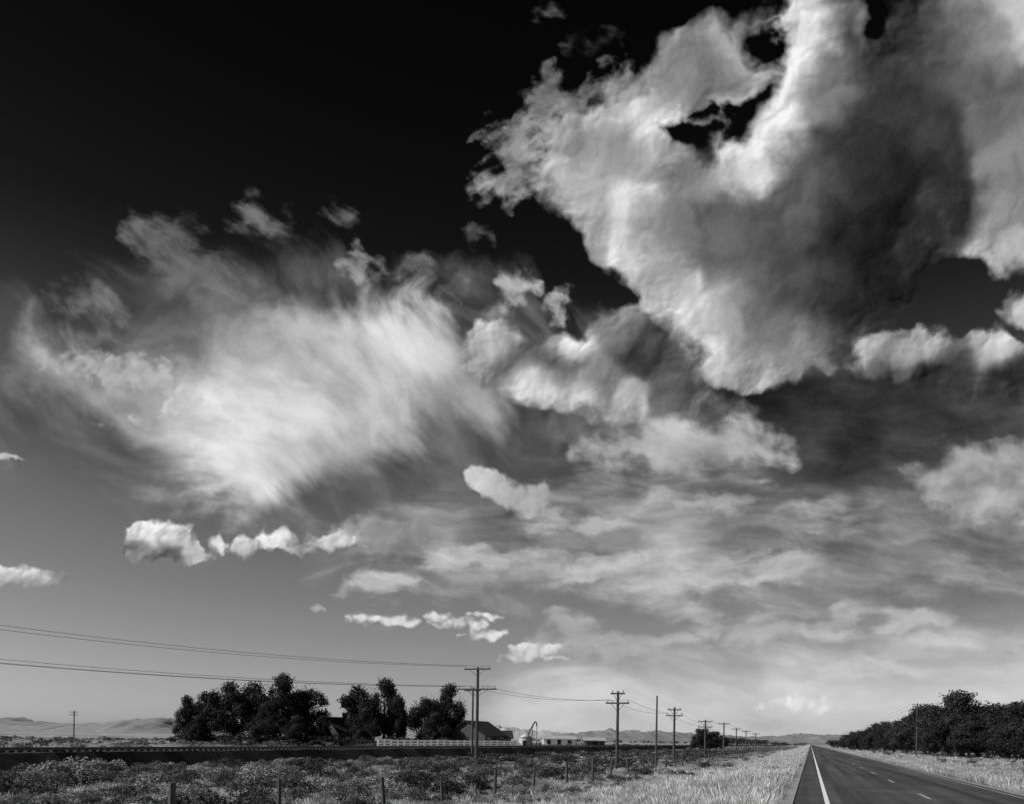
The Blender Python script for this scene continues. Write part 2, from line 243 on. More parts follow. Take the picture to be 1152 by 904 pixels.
# ---------------- WORLD
SUN_EL=math.radians(37); SUN_AZ=math.radians(-102)
w=bpy.data.worlds.new('World'); scene.world=w; w.use_nodes=True; nt=w.node_tree; nt.nodes.clear(); N=nt.nodes.new; K=nt.links.new
wo=N('ShaderNodeOutputWorld'); bg=N('ShaderNodeBackground'); bg.inputs[1].default_value=.1
sk=N('ShaderNodeTexSky'); sk.sky_type='NISHITA'; sk.sun_disc=False; sk.sun_elevation=SUN_EL; sk.sun_rotation=SUN_AZ
sep=N('ShaderNodeSeparateColor'); K(sk.outputs[0],sep.inputs[0])
tc=N('ShaderNodeTexCoord'); sx=N('ShaderNodeSeparateXYZ'); K(tc.outputs['Generated'],sx.inputs[0])
rp=N('ShaderNodeValToRGB'); K(sx.outputs[2],rp.inputs[0]); cr_=rp.color_ramp; cr_.interpolation='B_SPLINE'
pts=[(0,.90),(.035,.86),(.144,.76),(.249,.62),(.345,.43),(.432,.16),(.507,.05),(.68,.012)]
cr_.elements[0].position=0; cr_.elements[0].color=(pts[0][1],)*3+(1,); cr_.elements[1].position=.68; cr_.elements[1].color=(.012,.012,.012,1)
for p,v in pts[1:-1]:
    e=cr_.elements.new(p); e.color=(v,v,v,1)
mm=N('ShaderNodeMath'); mm.operation='MULTIPLY'; K(sep.outputs[0],mm.inputs[0]); K(rp.outputs[0],mm.inputs[1])
K(mm.outputs[0],bg.inputs[0]); K(bg.outputs[0],wo.inputs[0])
sl=bpy.data.lights.new('sun','SUN'); sl.energy=5.0; sl.angle=math.radians(.53); sl.color=(1,1,1)
so=bpy.data.objects.new('sun',sl); scene.collection.objects.link(so)
sd_=Vector((math.sin(SUN_AZ)*math.cos(SUN_EL),math.cos(SUN_AZ)*math.cos(SUN_EL),math.sin(SUN_EL)))
so.rotation_euler=sd_.to_track_quat('Z','Y').to_euler()
# ---------------- GROUND
PL=[-60000,-52,-50.2,-45.5,-43,-9,-6.5,-3,-0.9,-.4,7.1,7.8,9.5,14,60000]
PZ=[-.1,-.1,-.3,-.8,-.9,-.9,-.8,-.2,-.06,-.05,-.05,-.06,-.3,-.5,-.5]
def gz(L,t):
    L=np.asarray(L,float); t=np.asarray(t,float)
    z=np.interp(L,PL,PZ); k=np.clip((np.minimum(np.abs(L+.6),np.abs(L-7.3))-.5)/4,0,1)*((L<-.6)|(L>7.3))
    kk=k*np.exp(-np.abs(t)/900)
    return z+kk*(fbm(L/6.,t/6.,3,.5,5)*.2+fbm(L/30.+9,t/30.,2,.5,9)*.22)
Ls=np.unique(np.concatenate([-np.geomspace(55,26000,46),np.arange(-55,-12,1.0),np.arange(-12,14,.35),np.arange(14,60,1.2),np.geomspace(60,26000,46)]))
ts=np.unique(np.concatenate([-np.geomspace(20,9000,22),np.arange(-20,10,3),np.arange(10,110,.6),np.arange(110,260,2.5),np.geomspace(260,30000,70)]))
LL,TT=np.meshgrid(Ls,ts); ZZ=gz(LL,TT); X=TT*ST+LL*CT; Y=TT*CT-LL*ST
ny,nx=LL.shape; idx=np.arange(ny*nx).reshape(ny,nx); fc=np.stack([idx[:-1,:-1],idx[:-1,1:],idx[1:,1:],idx[1:,:-1]],-1).reshape(-1,4)
mb=MB(); mb.add(np.stack([X,Y,ZZ],-1).reshape(-1,3),fc,0,(1+.6*sstep((LL+11)/5)*sstep((1.5-LL)/2)).ravel())
def ground_mat():
    m=bpy.data.materials.new('dry_range_soil'); m.use_nodes=True; n=m.node_tree; n.nodes.clear(); N=n.nodes.new; K=n.links.new
    out=N('ShaderNodeOutputMaterial'); b=N('ShaderNodeBsdfPrincipled'); b.inputs['Roughness'].default_value=.95; b.inputs['Specular IOR Level'].default_value=.1
    tc=N('ShaderNodeTexCoord')
    def nz(s,d,r0,r1,c0,c1):
        a=N('ShaderNodeTexNoise'); a.inputs['Scale'].default_value=s; a.inputs['Detail'].default_value=d; a.inputs['Roughness'].default_value=.7; K(tc.outputs['Object'],a.inputs['Vector'])
        r=N('ShaderNodeMapRange'); r.inputs[1].default_value=r0; r.inputs[2].default_value=r1; r.inputs[3].default_value=c0; r.inputs[4].default_value=c1; K(a.outputs[0],r.inputs[0]); return a,r
    _,A=nz(.9,8,.35,.65,.5,1.35); _,B=nz(.035,6,.38,.62,.5,1.35); a3,Cc=nz(.004,5,.4,.6,.65,1.25)
    def mul(a,c):
        m=N('ShaderNodeMath'); m.operation='MULTIPLY'; K(a,m.inputs[0])
        if isinstance(c,float): m.inputs[1].default_value=c
        else: K(c,m.inputs[1])
        return m.outputs[0]
    at=N('ShaderNodeAttribute'); at.attribute_name='tint'
    K(mul(mul(mul(mul(A.outputs[0],B.outputs[0]),Cc.outputs[0]),.29),at.outputs['Fac']),b.inputs['Base Color']); K(b.outputs[0],out.inputs[0]); return m
mb.obj('ground',[ground_mat()],smooth=True)
# ---------------- ROAD
def strip(mb,L0,L1,t0,t1,z,step=10,mi=0):
    t=np.arange(t0,t1+.001,step) if t1-t0>step else np.array([t0,t1]); v=[];f=[]
    for i,k in enumerate(t): v+= [W(L0,k,z),W(L1,k,z)]
    for i in range(len(t)-1): f.append((2*i,2*i+1,2*i+3,2*i+2))
    mb.add(v,f,mi)
ma=bpy.data.materials.new('asphalt'); ma.use_nodes=True; n=ma.node_tree; n.nodes.clear(); N=n.nodes.new; K=n.links.new
out=N('ShaderNodeOutputMaterial'); b=N('ShaderNodeBsdfPrincipled'); b.inputs['Roughness'].default_value=.75; b.inputs['Specular IOR Level'].default_value=.3
tc=N('ShaderNodeTexCoord'); mp=N('ShaderNodeMapping'); mp.vector_type='TEXTURE'; mp.inputs['Rotation'].default_value=(0,0,-TH); K(tc.outputs['Object'],mp.inputs[0])
mp2=N('ShaderNodeMapping'); mp2.inputs['Scale'].default_value=(1.1,.02,1); K(mp.outputs[0],mp2.inputs[0])
n1=N('ShaderNodeTexNoise'); n1.inputs['Scale'].default_value=1.3; n1.inputs['Detail'].default_value=3; K(mp2.outputs[0],n1.inputs['Vector'])
n2=N('ShaderNodeTexNoise'); n2.inputs['Scale'].default_value=12; n2.inputs['Detail'].default_value=8; K(tc.outputs['Object'],n2.inputs['Vector'])
n3=N('ShaderNodeTexNoise'); n3.inputs['Scale'].default_value=.35; n3.inputs['Detail'].default_value=6; K(mp.outputs[0],n3.inputs['Vector'])
def mr(s,a0,a1,c0,c1):
    r=N('ShaderNodeMapRange'); r.inputs[1].default_value=a0;r.inputs[2].default_value=a1;r.inputs[3].default_value=c0;r.inputs[4].default_value=c1; K(s,r.inputs[0]); return r.outputs[0]
def mul(a,c):
    m=N('ShaderNodeMath'); m.operation='MULTIPLY'; K(a,m.inputs[0])
    if isinstance(c,float): m.inputs[1].default_value=c
    else: K(c,m.inputs[1])
    return m.outputs[0]
K(mul(mul(mul(mr(n1.outputs[0],.35,.65,.55,1.6),mr(n2.outputs[0],.3,.7,.6,1.4)),mr(n3.outputs[0],.35,.65,.75,1.3)),.042),b.inputs['Base Color']); K(b.outputs[0],out.inputs[0])
mb=MB(); strip(mb,-.4,7.1,-60,9000,0.0)
mb.add([W(-.4,-60,0),W(-.46,-60,-.15),W(-.46,9000,-.15),W(-.4,9000,0)],[(0,1,2,3)])
mb.obj('road',[ma])
paint=mat('road_paint',.5,.8,9,detail=8)
paint2=mat('road_paint_worn',.14,.4,9,detail=8)
mb=MB(); strip(mb,.42,.55,-60,4000,.004); strip(mb,6.74,6.83,-60,4000,.004,mi=1)
k=-8.0
while k<900:
    strip(mb,3.6,3.72,k+1,k+4,.004,mi=1); k+=12
mb.obj('road_markings',[paint,paint2])
gm=mat('gravel_shoulder',.14,.34,14,detail=10,bump=.4)
mb=MB()
tt=np.arange(-60,900,.8)
for a,bL,zz in((-.46,-1.0,-.02),(7.1,8.3,-.02)):
    wob=fbm(tt/3.,tt*0+a,3,.6,77)*.35; v=[];f=[]
    for i,k in enumerate(tt): v+=[W(a,k,-.012),W(bL+wob[i],k,float(gz(bL+wob[i],k))+.008)]
    for i in range(len(tt)-1): f.append((2*i,2*i+1,2*i+3,2*i+2) if a>0 else (2*i+1,2*i,2*i+2,2*i+3))
    mb.add(v,f)
mb.obj('road_shoulder',[gm])
# ---------------- RAILROAD
ball=mat('ballast_rock',.016,.045,3,detail=10,bump=.6); tie_m=mat('creosote_wood',.03,.06,4); steel=mat('rail_steel',.1,.16,8,rough=.5)
mb=MB(); tt=np.concatenate([np.arange(-60,260,1.5),np.arange(260,3000,40)])
prof=[(-50.4,-.35),(-48.9,.36),(-47,.40),(-45.1,.36),(-43.2,-1.25)]
v=[]
for k in tt:
    jn=rng.normal(0,.06,5)
    for (L,z),j in zip(prof,jn): v.append(W(L+j,k,z+j*.5))
f=[]
for i in range(len(tt)-1):
    for j in range(4): f.append((i*5+j,i*5+j+1,(i+1)*5+j+1,(i+1)*5+j))
mb.add(v,f)
Rz=np.array([[CT,ST,0],[-ST,CT,0],[0,0,1]])
for k in np.arange(20,330,.6): mb.box(W(-47,k,.42),(2.6,.22,.14),1,Rz)
for l in(-47.75,-46.25):
    mb.box(W(l,800,.565),(.07,1640,.15),2,Rz)
mb.obj('railroad_track',[ball,tie_m,steel])
# ---------------- POLES & WIRES
pw=mat('weathered_pole_wood',.04,.09,3,stretch=(8,8,.5)); ins=mat('porcelain',.35,.5,5,rough=.3); wire_m=mat('wire',.05,.08,5)
def pole(X,Y,zb,zt,arms,rb=.16,rt=.11,yaw=0.0,name='utility_pole'):
    mb=MB(); H=zt-zb+.3
    mb.tube([(0,0,-.5),(0,0,H*.5),(0,0,H-.3)],[rb,(rb+rt)/2,rt],8)
    for z,wd in arms:
        mb.box((0,-rt-.055,z-zb),(wd,.11,.13))
        for sx_ in(-1,1):
            mb.tube([(0,-rt-.02,z-zb-.7),(sx_*wd*.28,-rt-.03,z-zb-.06)],[.02,.02],4)
        ni=4 if wd>2 else 2
        for i in range(ni):
            px=-wd/2+.15+(wd-.3)*i/(ni-1)
            mb.tube([(px,-rt-.055,z-zb+.06),(px,-rt-.055,z-zb+.14),(px,-rt-.055,z-zb+.24),(px,-rt-.055,z-zb+.29)],[.018,.055,.065,.03],6,1)
    o=mb.obj(name,[pw,ins]); o.location=(X,Y,zb); o.rotation_euler=(0,0,yaw); return o
def ztop(px,py,Y):
    b=(YC-py)/F; X=XatPx(px,Y); return EYE+ (b*Y+X*sr)/cr
def zg(X,Y): L,t=LT(X,Y); return float(gz(L,t))
poles={}
def pp(key,px,py,Y,arms,**k):
    X=XatPx(px,Y); zt=ztop(px,py,Y); zb=zg(X,Y); poles[key]=(X,Y,zt)
    return pole(X,Y,zb,zt,[(zt-d,w_) for d,w_ in arms],**k)
YW=-.30
pp('m',536,750,78,[(.2,2.7),(2.15,4.0)],rb=.19,rt=.13,yaw=YW)
pp('m2',531,773,98,[(.35,2.2)],yaw=YW)
pp('off',-130,690,50,[(.2,2.7),(2.6,4.0)],yaw=YW)
pp('a',694,777,67,[(.2,1.2),(1.0,2.0)],rb=.15,rt=.1,yaw=YW)
pp('s',738,782,82,[],rb=.12,rt=.08)
pp('b',758,795,95,[(.3,1.6),(1.0,2.0)],yaw=YW)
pp('c',793,809,122,[(.3,2.2),(1.1,2.2)],yaw=YW)
pp('d',814,812,155,[(.3,2.2)],yaw=YW)
pp('e',828,818,185,[(.3,2.2)],yaw=YW)
pp('f',839,821,215,[(.3,2.2)],yaw=YW)
pp('g',850,824,250,[(.3,2.2)],yaw=YW)
pp('r',1031,790,178,[(.4,2.0)],yaw=-.36)
pp('l',83,799,240,[(.4,2.6),(1.2,2.6)],yaw=0.1,rb=.2,rt=.16)
mb=MB()
def wire(p,q,sag,r=.018,n=18):
    p=np.array(p,float);q=np.array(q,float); u=np.linspace(0,1,n)[:,None]; P=p*(1-u)+q*u; P[:,2]-= (4*sag*u*(1-u))[:,0]; mb.tube(P,r,4)
def apos(key,drop,off):
    X,Y,zt=poles[key]; return (X+math.cos(YW)*off,Y+math.sin(YW)*off-.2,zt-drop+.28)
for o_ in(-1.2,1.2): wire(apos('off',.2,o_),apos('m',.2,o_),.7,.014)
for o_ in(-1.85,-1.2,1.85): wire(apos('off',2.6,o_),apos('m',2.15,o_),.55,.014)
for o_ in(-.85,.85):
    wire(apos('m',2.15,o_),apos('a',1.0,o_),.5,.013); wire(apos('a',1.0,o_),apos('b',1.0,o_),.4,.012); wire(apos('b',1.0,o_),apos('c',1.1,o_),.4,.012)
    for k1,k2 in('cd','de','ef','fg'): wire(apos(k1,.3,o_),apos(k2,.3,o_),.4,.012)
X,Y,z=poles['r']
for o_ in(-.85,.85):
    wire((X+o_,Y,z-.1),W(14+o_,620,9.5),2.0,.02)
mb.obj('power_lines',[wire_m])
# ---------------- WIRE FENCES
post_m=mat('old_fence_post',.04,.1,6,stretch=(6,6,.6))
def wfence(name,L,t0,t1,step,h=1.3):
    global mb
    mb=MB(); t=t0; tops=[]
    r=np.random.RandomState(5)
    while t<t1:
        z=float(gz(L,t)); lean=r.normal(0,.07,2); hh=h*(1+r.normal(0,.09)); rr=.055+r.rand()*.035
        x,y,_=W(L+r.normal(0,.05),t)
        mb.tube([(x,y,z-.2),(x+lean[0]*.5,y+lean[1]*.5,z+hh*.5),(x+lean[0],y+lean[1],z+hh)],[rr*1.1,rr,rr*.9],6)
        tops.append((x+lean[0]*.8,y+lean[1]*.8,z,hh)); t+=step*(1+r.normal(0,.13))
    for i in range(len(tops)-1):
        a=tops[i]; b=tops[i+1]
        if a[1]>150: break
        for q in(.3,.55,.78,.94):
            wire((a[0],a[1],a[2]+a[3]*q),(b[0],b[1],b[2]+b[3]*q),.03,.006,5)
    mb.obj(name,[post_m])
wfence('barbed_wire_fence',-12.7,13.4,420,4.9,1.38)
white=mat('white_paint_wood',.8,.88,5,transl=.3)
mb=MB()
pts=[]
for px in np.linspace(425,582,22):
    Y=56/(.3767+(576-px)/F)-2; X=XatPx(px,Y); pts.append((X,Y,zg(X,Y)+.2))
for i,(x,y,z) in enumerate(pts):
    mb.box((x,y,z+.5),(.22,.22,1.8))
    if i:
        a=np.array(pts[i-1]); b=np.array((x,y,z)); d=b-a; l=np.linalg.norm(d); yaw=math.atan2(d[1],d[0]); R=np.array([[math.cos(yaw),-math.sin(yaw),0],[math.sin(yaw),math.cos(yaw),0],[0,0,1]])
        for q in(.5,.87,1.24): mb.box((a+b)/2+np.array([0,-.0,q]),(l-.22,.05,.24),0,R)
mb.obj('white_rail_fence',[white])
# ---------------- VEGETATION templates
def leafquads(c,nrm,size,asp=.55):
    n=len(c); r=rng.normal(size=(n,3)); u=np.cross(nrm,r); u/=np.linalg.norm(u,axis=1)[:,None]+1e-9; v=np.cross(nrm,u); v/=np.linalg.norm(v,axis=1)[:,None]+1e-9
    s=size[:,None]; V=np.stack([c-u*s,c-v*s*asp,c+u*s,c+v*s*asp],1).reshape(-1,3)
    return V,(np.arange(n)[:,None]*4+np.arange(4)[None])
def bush_t(nl,ls,seed,lob=5):
    r=np.random.RandomState(seed); C=[];Nn=[]
    cen=[(r.normal(0,.28),r.normal(0,.28),.3+r.rand()*.35,.22+r.rand()*.18) for _ in range(lob)]
    for i in range(nl):
        x,y,z,q=cen[r.randint(lob)]; d=r.normal(size=3); d/=np.linalg.norm(d); d[2]=abs(d[2])*.9-.25
        rad=q*(.55+.55*r.rand()); C.append((x+d[0]*rad,y+d[1]*rad,max(.02,z+d[2]*rad*1.1))); Nn.append(d+r.normal(size=3)*.6)
    C=np.array(C);Nn=np.array(Nn); V,f=leafquads(C,Nn,ls*(.6+.8*r.rand(nl)),.4)
    S=MB()
    S.add(V,f)
    for i in range(7):
        x,y,z,q=cen[i%lob]; S.tube([(0,0,-.05),(x*.5,y*.5,z*.5),(x,y,z+q*.5)],[.02,.014,.006],4)
    return np.concatenate(S.v),np.concatenate(S.f)
def tuft_t(nb,seed,h=.5,spread=.16,wd=.008):
    r=np.random.RandomState(seed); V=[];f=[]
    for i in range(nb):
        a=r.rand()*6.28; q=r.rand()**.5*spread; x,y=q*math.cos(a),q*math.sin(a); b=a+r.normal()*.8; hh=h*(.5+.7*r.rand()); le=hh*(.15+.4*r.rand())
        p=r.rand()*3.14; px,py=math.cos(p)*wd,math.sin(p)*wd
        k=len(V); V+=[(x-px,y-py,-.03),(x+px,y+py,-.03),(x+math.cos(b)*le+px*.3,y+math.sin(b)*le+py*.3,hh),(x+math.cos(b)*le*.9-px*.6,y+math.sin(b)*le*.9-py*.6,hh*.8)]
        f.append((k,k+1,k+2,k+3))
    return np.array(V),np.array(f)
sage=mat('sagebrush_leaf',.21,.33,2,transl=.2,tint=True); dgrass=mat('dry_grass',.54,.7,1.5,transl=.4,tint=True)
B_hi=[bush_t(900,.045,i) for i in range(5)]; B_lo=[bush_t(130,.10,20+i) for i in range(4)]
T_hi=[tuft_t(22,i) for i in range(4)]; T_lo=[tuft_t(9,30+i,.5,.3,.022) for i in range(4)]
def scatter(mb,templ,n,L0,L1,t0,t1,s0,s1,tint0,tint1,seed,dens=None,zsc=1.0,tpow=1.0,patch=0):
    r=np.random.RandomState(seed); L=L0+(L1-L0)*r.rand(n); t=t0+(t1-t0)*r.rand(n)**tpow
    if dens is not None:
        m=r.rand(n)<dens(L,t); L=L[m];t=t[m]
    X=t*ST+L*CT; Y=t*CT-L*ST; ang=np.abs(X)/np.maximum(Y,1)
    m=(Y>12)&(ang<.80); L=L[m];t=t[m];X=X[m];Y=Y[m]; z=gz(L,t)-.02; n=len(L)
    sc=s0+(s1-s0)*r.rand(n)**1.6; ti=tint0+(tint1-tint0)*r.rand(n); yaw=r.rand(n)*6.28; pick=r.randint(len(templ),size=n)
    if patch: ti=ti*(1+patch*np.clip(fbm(L/2.2,t/3.5,3,.6,400+seed)*1.8,-1,1)); sc=sc*(1+.35*np.clip(fbm(L/1.8,t/2.5,2,.6,410+seed)*2,-1,1))
    P=np.stack([X,Y,z],-1)
    for i,(tv,tf) in enumerate(templ):
        q=pick==i
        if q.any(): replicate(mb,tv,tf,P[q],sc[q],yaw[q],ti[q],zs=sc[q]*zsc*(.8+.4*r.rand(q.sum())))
cl=lambda L,t: sstep(fbm(L/5.,t/7.,3,.6,300)*2.6+.38)
cl2=lambda L,t: sstep(1.05-cl(L,t))
mb=MB()
scatter(mb,B_hi,1000,-39.5,-13.5,12,62,.4,1.45,.25,1.3,1,cl,.8,patch=.55)
scatter(mb,B_hi,190,-39,-13.5,16,62,.8,1.7,.15,.45,31,None,.8)
scatter(mb,B_hi,130,-13.5,-7,20,62,.4,.8,.3,.9,2,None,.8)
scatter(mb,B_lo,3700,-39.5,-7.5,62,260,.4,1.15,.25,1.25,3,cl,.65,1.3,patch=.5)
scatter(mb,B_lo,550,-37,-14,60,220,.9,1.7,.12,.35,32,None,.7,1.2)
scatter(mb,B_lo,3200,-160,-53,20,330,.6,1.5,.2,.8,4,cl,.75,patch=.3)
scatter(mb,B_lo,1500,-40,-10,260,700,.7,1.4,.4,1.0,5)
scatter(mb,B_lo,900,15,70,60,420,.5,1.3,.2,.8,6,cl)
for px,Yv,s,ti in((75,37,2.3,.85),(105,38,1.7,.8),(130,33,1.0,1.2),(60,31,1.0,1.1),(250,40,1.5,.8),(320,47,1.3,.6),(470,52,1.8,.4),(495,53,1.6,.35),(545,50,1.5,.4),(620,48,1.6,.4),(200,33,1.2,1.3),(390,36,1.3,1.2),(715,44,1.1,.3),(690,40,.9,.3),(762,52,1.1,.25),(800,70,1.3,.2),(580,37,1.0,.9),(725,56,1.3,.25),(650,60,1.4,.3)):
    for q in range(3):
        x=XatPx(px,Yv)+rng.normal()*.5*s; y=Yv+rng.normal()*.6; tv,tf=B_hi[rng.integers(5)]
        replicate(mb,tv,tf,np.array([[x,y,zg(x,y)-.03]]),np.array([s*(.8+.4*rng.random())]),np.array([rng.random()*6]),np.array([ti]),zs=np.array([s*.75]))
mb.obj('sagebrush',[sage])
mb=MB()
scatter(mb,T_hi,16000,-9.5,-.9,18,75,.45,1.05,.5,1.25,11,None,.85,1.2,patch=.4)
scatter(mb,T_lo,9000,-10,-1.0,70,300,.6,1.1,.55,1.25,12,None,.7,1.4,patch=.3)
scatter(mb,T_hi,18000,-40.5,-8,18,75,.5,1.1,.4,1.2,13,cl2,.7,patch=.5)
scatter(mb,T_lo,25000,-41,-8,70,300,.6,1.1,.4,1.15,14,cl2,.55,1.4,patch=.45)
scatter(mb,T_lo,16000,7.9,16,24,300,.5,1.0,.45,1.15,15,None,.7,1.5,patch=.4)
scatter(mb,T_lo,14000,16,90,30,380,.7,1.5,.4,1.2,16,None,.6,1.2,patch=.3)
scatter(mb,T_lo,12000,-190,-53,20,330,.7,1.5,.25,.7,17,cl2,.6)
mb.obj('dry_grass',[dgrass])
# ---------------- TREES
bark=mat('cottonwood_bark',.05,.11,4,stretch=(4,4,.6),bump=.5); fol=mat('cottonwood_foliage',.018,.042,.5,transl=.15,tint=True)
def tree_mesh(seed,Wd=.42,nc=30,nleaf=420,ls=.19,low=.1):
    r=np.random.RandomState(seed); mb=MB(); H=12.0
    th=H*.3; bend=r.normal(0,.3,2)
    mb.tube([(0,0,-.3),(0,0,.3),(bend[0]*.4,bend[1]*.4,th*.6),(bend[0],bend[1],th),(bend[0]*1.3,bend[1]*1.3,H*.6),(bend[0]*1.2,bend[1],H*.82)],[.55,.42,.34,.3,.16,.05],8,0)
    cen=[]
    while len(cen)<nc:
        u=r.uniform(-1,1,3)
        if np.linalg.norm(u)>1: continue
        zz=u[2]; wsc=(1-.3*max(zz,0)) 
        c=np.array([u[0]*H*Wd*wsc,u[1]*H*Wd*wsc,H*(low+(1-low)*.5)+zz*H*(1-low)*.44]); rad=H*(.05+.09*r.rand())
        cen.append((c,rad))
    for i,(c,rad) in enumerate(cen):
        if i<12:
            b0=np.array([bend[0],bend[1],th*(.7+.9*r.rand())]); mid=(b0+c)/2+np.array([0,0,-.25]); mb.tube([b0,mid,c],[.14,.09,.03],6,0)
        n=int(nleaf*(rad/(H*.11))**2*(.7+.5*r.rand()))
        d=r.normal(size=(n,3)); d/=np.linalg.norm(d,axis=1)[:,None]; rr=rad*(.4+.85*r.rand(n)**.7)
        rr*=1+.3*np.sin(d[:,0]*5+i)*np.cos(d[:,2]*6+i*2)
        C_=c+d*rr[:,None]*np.array([1,1,.8]); V,f=leafquads(C_,d+r.normal(size=(n,3))*.7,ls*(.6+.8*r.rand(n)),.6)
        mb.add(V,f,1,.5+1.1*r.rand())
    n=1500; d=r.normal(size=(n,3)); d/=np.linalg.norm(d,axis=1)[:,None]; C_=np.array([0,0,H*(low+(1-low)*.5)])+d*np.array([H*Wd,H*Wd,H*(1-low)*.5])*(.25+.76*r.rand(n))[:,None]
    C_=C_[C_[:,2]>.3]; V,f=leafquads(C_,r.normal(size=(len(C_),3)),ls*.95*np.ones(len(C_)),.5); mb.add(V,f,1,.9)
    return mb.mesh('cottonwood_tree',[bark,fol])
TM=[tree_mesh(1,.42,44,low=.06),tree_mesh(2,.36,40,low=.05),tree_mesh(3,.46,46,low=.05),tree_mesh(4,.38,42,low=.05),tree_mesh(5,.46,50,low=.02)]
def tree(px,topy,Y,mi,wx=1.0,name='cottonwood_tree'):
    X=XatPx(px,Y); zb=zg(X,Y); h=(ztop(px,topy,Y)-zb); o=bpy.data.objects.new(name,TM[mi]); o.location=(X,Y,zb-.05)
    s=h/12.2; o.scale=(s*wx,s*wx,s); o.rotation_euler=(0,0,rng.random()*6.28); scene.collection.objects.link(o)
for a in((211,782,148,4,.68),(236,774,158,0,.85),(262,762,150,2,.88),(286,761,160,0,.88),(315,758,152,4,.8),(345,766,156,3,.92),(222,804,142,4,.9),(300,790,143,4,.9),(332,804,141,4,1.0),(363,802,150,1,.7),
         (406,765,150,0,.72),(432,763,155,4,.72),(446,780,150,1,.55),(412,795,146,4,.8),
         (478,776,150,3,.8),(504,769,156,4,.68),(490,800,146,4,.85)): tree(*a)
for a in((787,819,230,4,1.0),(797,817,240,2,1.1),(806,822,250,4,1.2)): tree(*a)
r=np.random.RandomState(12)
grove=[(1185,778,158),(1160,786,165),(1150,788,150),(1135,791,172),(1118,788,165),(1100,787,180),(1082,778,176),(1068,782,190),(1052,788,196),(1040,793,205),(1112,796,158),(1075,798,168),(1020,800,226),(1006,805,245),(995,808,265),(984,815,290),(976,813,310),(968,818,340),(961,821,380),(955,824,420),(950,828,470),(1030,802,215),(1142,802,148),(1210,776,155),(1240,772,150),(1275,770,150),(1175,800,146),(1060,806,172),(1090,804,160),(1127,808,150),(1045,810,185),(1158,806,144)]
for i,(px,ty,Y) in enumerate(grove):
    tree(px,ty+r.randint(-3,6),Y,[4,2,1,4,0,3][i%6],.9+r.rand()*.45)
mb=MB()
def lowline(px0,px1,Y0,Y1,n,h,ti):
    for i in range(n):
        u=r.rand(); Y=Y0+(Y1-Y0)*u+r.normal()*3; px=px0+(px1-px0)*u+r.normal()*4; x=XatPx(px,Y); tv,tf=B_lo[r.randint(4)]; s=h*(.6+.7*r.rand())
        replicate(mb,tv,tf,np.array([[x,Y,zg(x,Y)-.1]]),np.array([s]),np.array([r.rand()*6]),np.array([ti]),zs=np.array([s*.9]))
lowline(1260,950,138,420,420,2.8,.12); lowline(195,530,143,145,140,2.2,.12); 
lowline(820,905,600,1500,60,7,.2); lowline(600,800,700,900,60,3.5,.25)
lowline(940,950,600,1200,30,8,.15)
mb.obj('distant_shrubs',[sage])
# ---------------- BUILDINGS
wall_d=mat('weathered_siding',.05,.08,3,stretch=(1,1,8)); wall_w=mat('white_siding',.55,.7,3,stretch=(1,1,8)); roof_m=mat('shingle_roof',.018,.032,6); roof_l=mat('metal_roof',.3,.4,2,rough=.5); glass=mat('window_glass',.02,.04,2,rough=.15); trim=mat('trim_paint',.3,.4,5)
def house(name,px,Y,wd,dp,hw,hr,yaw,wm,rm,chim=False):
    X=XatPx(px,Y); e=empty(name,(X,Y,zg(X,Y)),yaw)
    m=MB(); m.box((0,0,hw/2-.1),(wd,dp,hw+.2)); 
    for sx_ in(-1,1):
        x=sx_*wd/2; m.add([(x,-dp/2,hw),(x,dp/2,hw),(x,0,hw+hr),(x,0,hw+hr)],[(0,1,2,3)])
    m.obj('walls',[wm],e)
    m=MB(); o_=.45; k=hr/(dp/2)
    for sy in(-1,1):
        y=sy*(dp/2+o_); zl=hw-o_*k
        m.add([(-wd/2-o_,y,zl+.05),(wd/2+o_,y,zl+.05),(wd/2+o_,0,hw+hr+.05),(-wd/2-o_,0,hw+hr+.05),(-wd/2-o_,y,zl+.2),(wd/2+o_,y,zl+.2),(wd/2+o_,0,hw+hr+.2),(-wd/2-o_,0,hw+hr+.2)],[(0,1,2,3),(4,5,6,7),(0,1,5,4),(1,2,6,5),(3,0,4,7)])
    m.obj('roof',[rm],e)
    m=MB()
    for q in(-.33,.33): m.box((q*wd,-dp/2-.02,hw*.55),(1.0,.05,1.2))
    for sx_ in(-1,1): m.box((sx_*(wd/2+.02),0,hw*.6),(.05,1.0,1.2))
    m.obj('windows',[glass],e)
    m=MB()
    for q in(-.33,.33):
        for dx in(-.56,.56): m.box((q*wd+dx,-dp/2-.03,hw*.55),(.1,.08,1.3))
        for dz in(-.67,.67): m.box((q*wd,-dp/2-.03,hw*.55+dz),(1.25,.08,.1))
    m.obj('window_trim',[trim],e)
    m=MB(); m.box((0,-dp/2-.03,1.0),(1.0,.07,2.05)); m.obj('door',[roof_m],e)
    if chim:
        m=MB(); m.box((wd*.2,.5,hw+hr+.2),(.7,.7,1.6)); m.box((wd*.2,.5,hw+hr+1.05),(.85,.85,.12)); m.obj('chimney',[wall_d],e)
house('farmhouse',383,156,7.0,7,2.8,2.5,.9,wall_d,roof_m,True)
house('barn',536,150,8,8,2.4,2.5,1.1,wall_d,roof_m)
house('shed',556,154,6,5,2.0,1.2,.1,wall_d,roof_m)
house('shed',628,230,9,5,2.0,.8,.05,wall_w,roof_l)
house('shed',668,240,6,4,1.8,.7,.05,wall_d,roof_l)
X=XatPx(591,150); e=empty('grain_bin',(X,150,zg(X,150)))
mt=mat('galvanised_steel',.4,.55,2,rough=.45,stretch=(1,1,12))
m=MB(); P=[];R_=[]
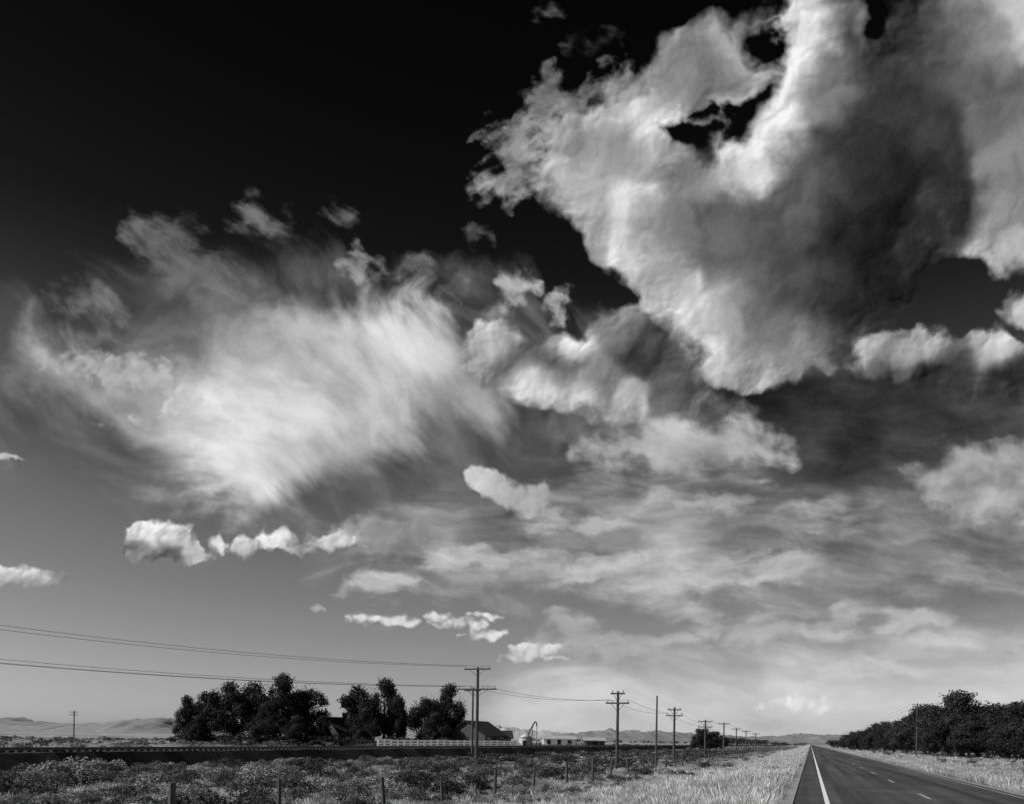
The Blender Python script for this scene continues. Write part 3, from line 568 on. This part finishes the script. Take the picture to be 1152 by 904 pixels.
for i in range(13): P.append((0,0,i*.2)); R_.append(1.25+(.03 if i%2 else 0))
P+= [(0,0,2.42),(0,0,2.8),(0,0,3.1),(0,0,3.2)]; R_+=[1.36,.7,.25,.05]
m.tube(P,R_,20); m.obj('bin_body',[mt],e,True)
m=MB(); m.box((-.2,-1.3,1.1),(.7,.1,1.5)); m.obj('hatch',[glass],e)
m=MB(); m.tube([(-1.0,-.4,.2),(1.7,-.4,5.4)],[.13,.13],8); m.tube([(1.7,-.4,5.4),(2.0,-.4,5.2),(2.1,-.4,4.5)],[.12,.12,.12],8); m.tube([(2.1,-.4,0),(2.1,-.4,5.2)],[.06,.06],6); m.tube([(1.2,-.4,0),(1.3,-.4,4.4)],[.05,.05],6); m.obj('auger',[wall_d],e)
# ---------------- HILLS
hm=mat('distant_range',.16,.28,.004,detail=8); hm3=mat('near_ridge',.12,.22,.006,detail=8); hm2=mat('far_mountain',.3,.36,.002,detail=6)  # farther ranges get paler base colour: aerial haze painted in
def hills(name,px0,px1,Y,prof,m,amp,seed):
    xs_=np.linspace(px0,px1,200); pk=np.interp(xs_,[p[0] for p in prof],[p[1] for p in prof])
    nz=fbm(xs_/16.,xs_*0+seed,5,.6,seed); pk=np.maximum(0,pk*(1+nz*amp)); rows=18; v=[];f=[]
    for j in range(rows):
        u=j/(rows-1)
        for i,x in enumerate(xs_):
            yy=Y*(1+.35*(u-.5)); prof_u=math.sin(math.pi*u)**.8
            X=XatPx(x,Y)*(yy/Y)**.2
            v.append((X,yy,pk[i]/F*Y*prof_u))
    v=np.array(v); g=fbm(v[:,0]/(Y*.018),v[:,1]/(Y*.04),5,.6,seed+3); v[:,2]*=1+g*.5; v[:,2]-=3
    n=len(xs_)
    for j in range(rows-1):
        for i in range(n-1): f.append((j*n+i,j*n+i+1,(j+1)*n+i+1,(j+1)*n+i))
    q=MB(); q.add(v,f); q.obj(name,[m],smooth=True)
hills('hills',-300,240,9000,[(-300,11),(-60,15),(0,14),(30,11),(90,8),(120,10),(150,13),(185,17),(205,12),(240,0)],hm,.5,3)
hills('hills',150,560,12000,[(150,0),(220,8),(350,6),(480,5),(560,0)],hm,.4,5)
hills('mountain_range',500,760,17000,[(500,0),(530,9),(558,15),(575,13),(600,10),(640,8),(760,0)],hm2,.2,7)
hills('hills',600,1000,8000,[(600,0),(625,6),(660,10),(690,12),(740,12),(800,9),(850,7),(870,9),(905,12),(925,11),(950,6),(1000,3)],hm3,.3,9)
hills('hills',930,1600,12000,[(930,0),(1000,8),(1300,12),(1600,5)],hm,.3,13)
# ---------------- CAMERA
cam=bpy.data.cameras.new('camera'); co=bpy.data.objects.new('camera',cam); scene.collection.objects.link(co)
cam.sensor_fit='HORIZONTAL'; cam.sensor_width=36; cam.lens=F/1152*36; cam.shift_y=(YC-452)/1152; cam.clip_start=.1; cam.clip_end=120000
M=Matrix(((cr,-sr,0,0),(0,0,-1,0),(sr,cr,0,EYE),(0,0,0,1)))
co.matrix_world=M; scene.camera=co
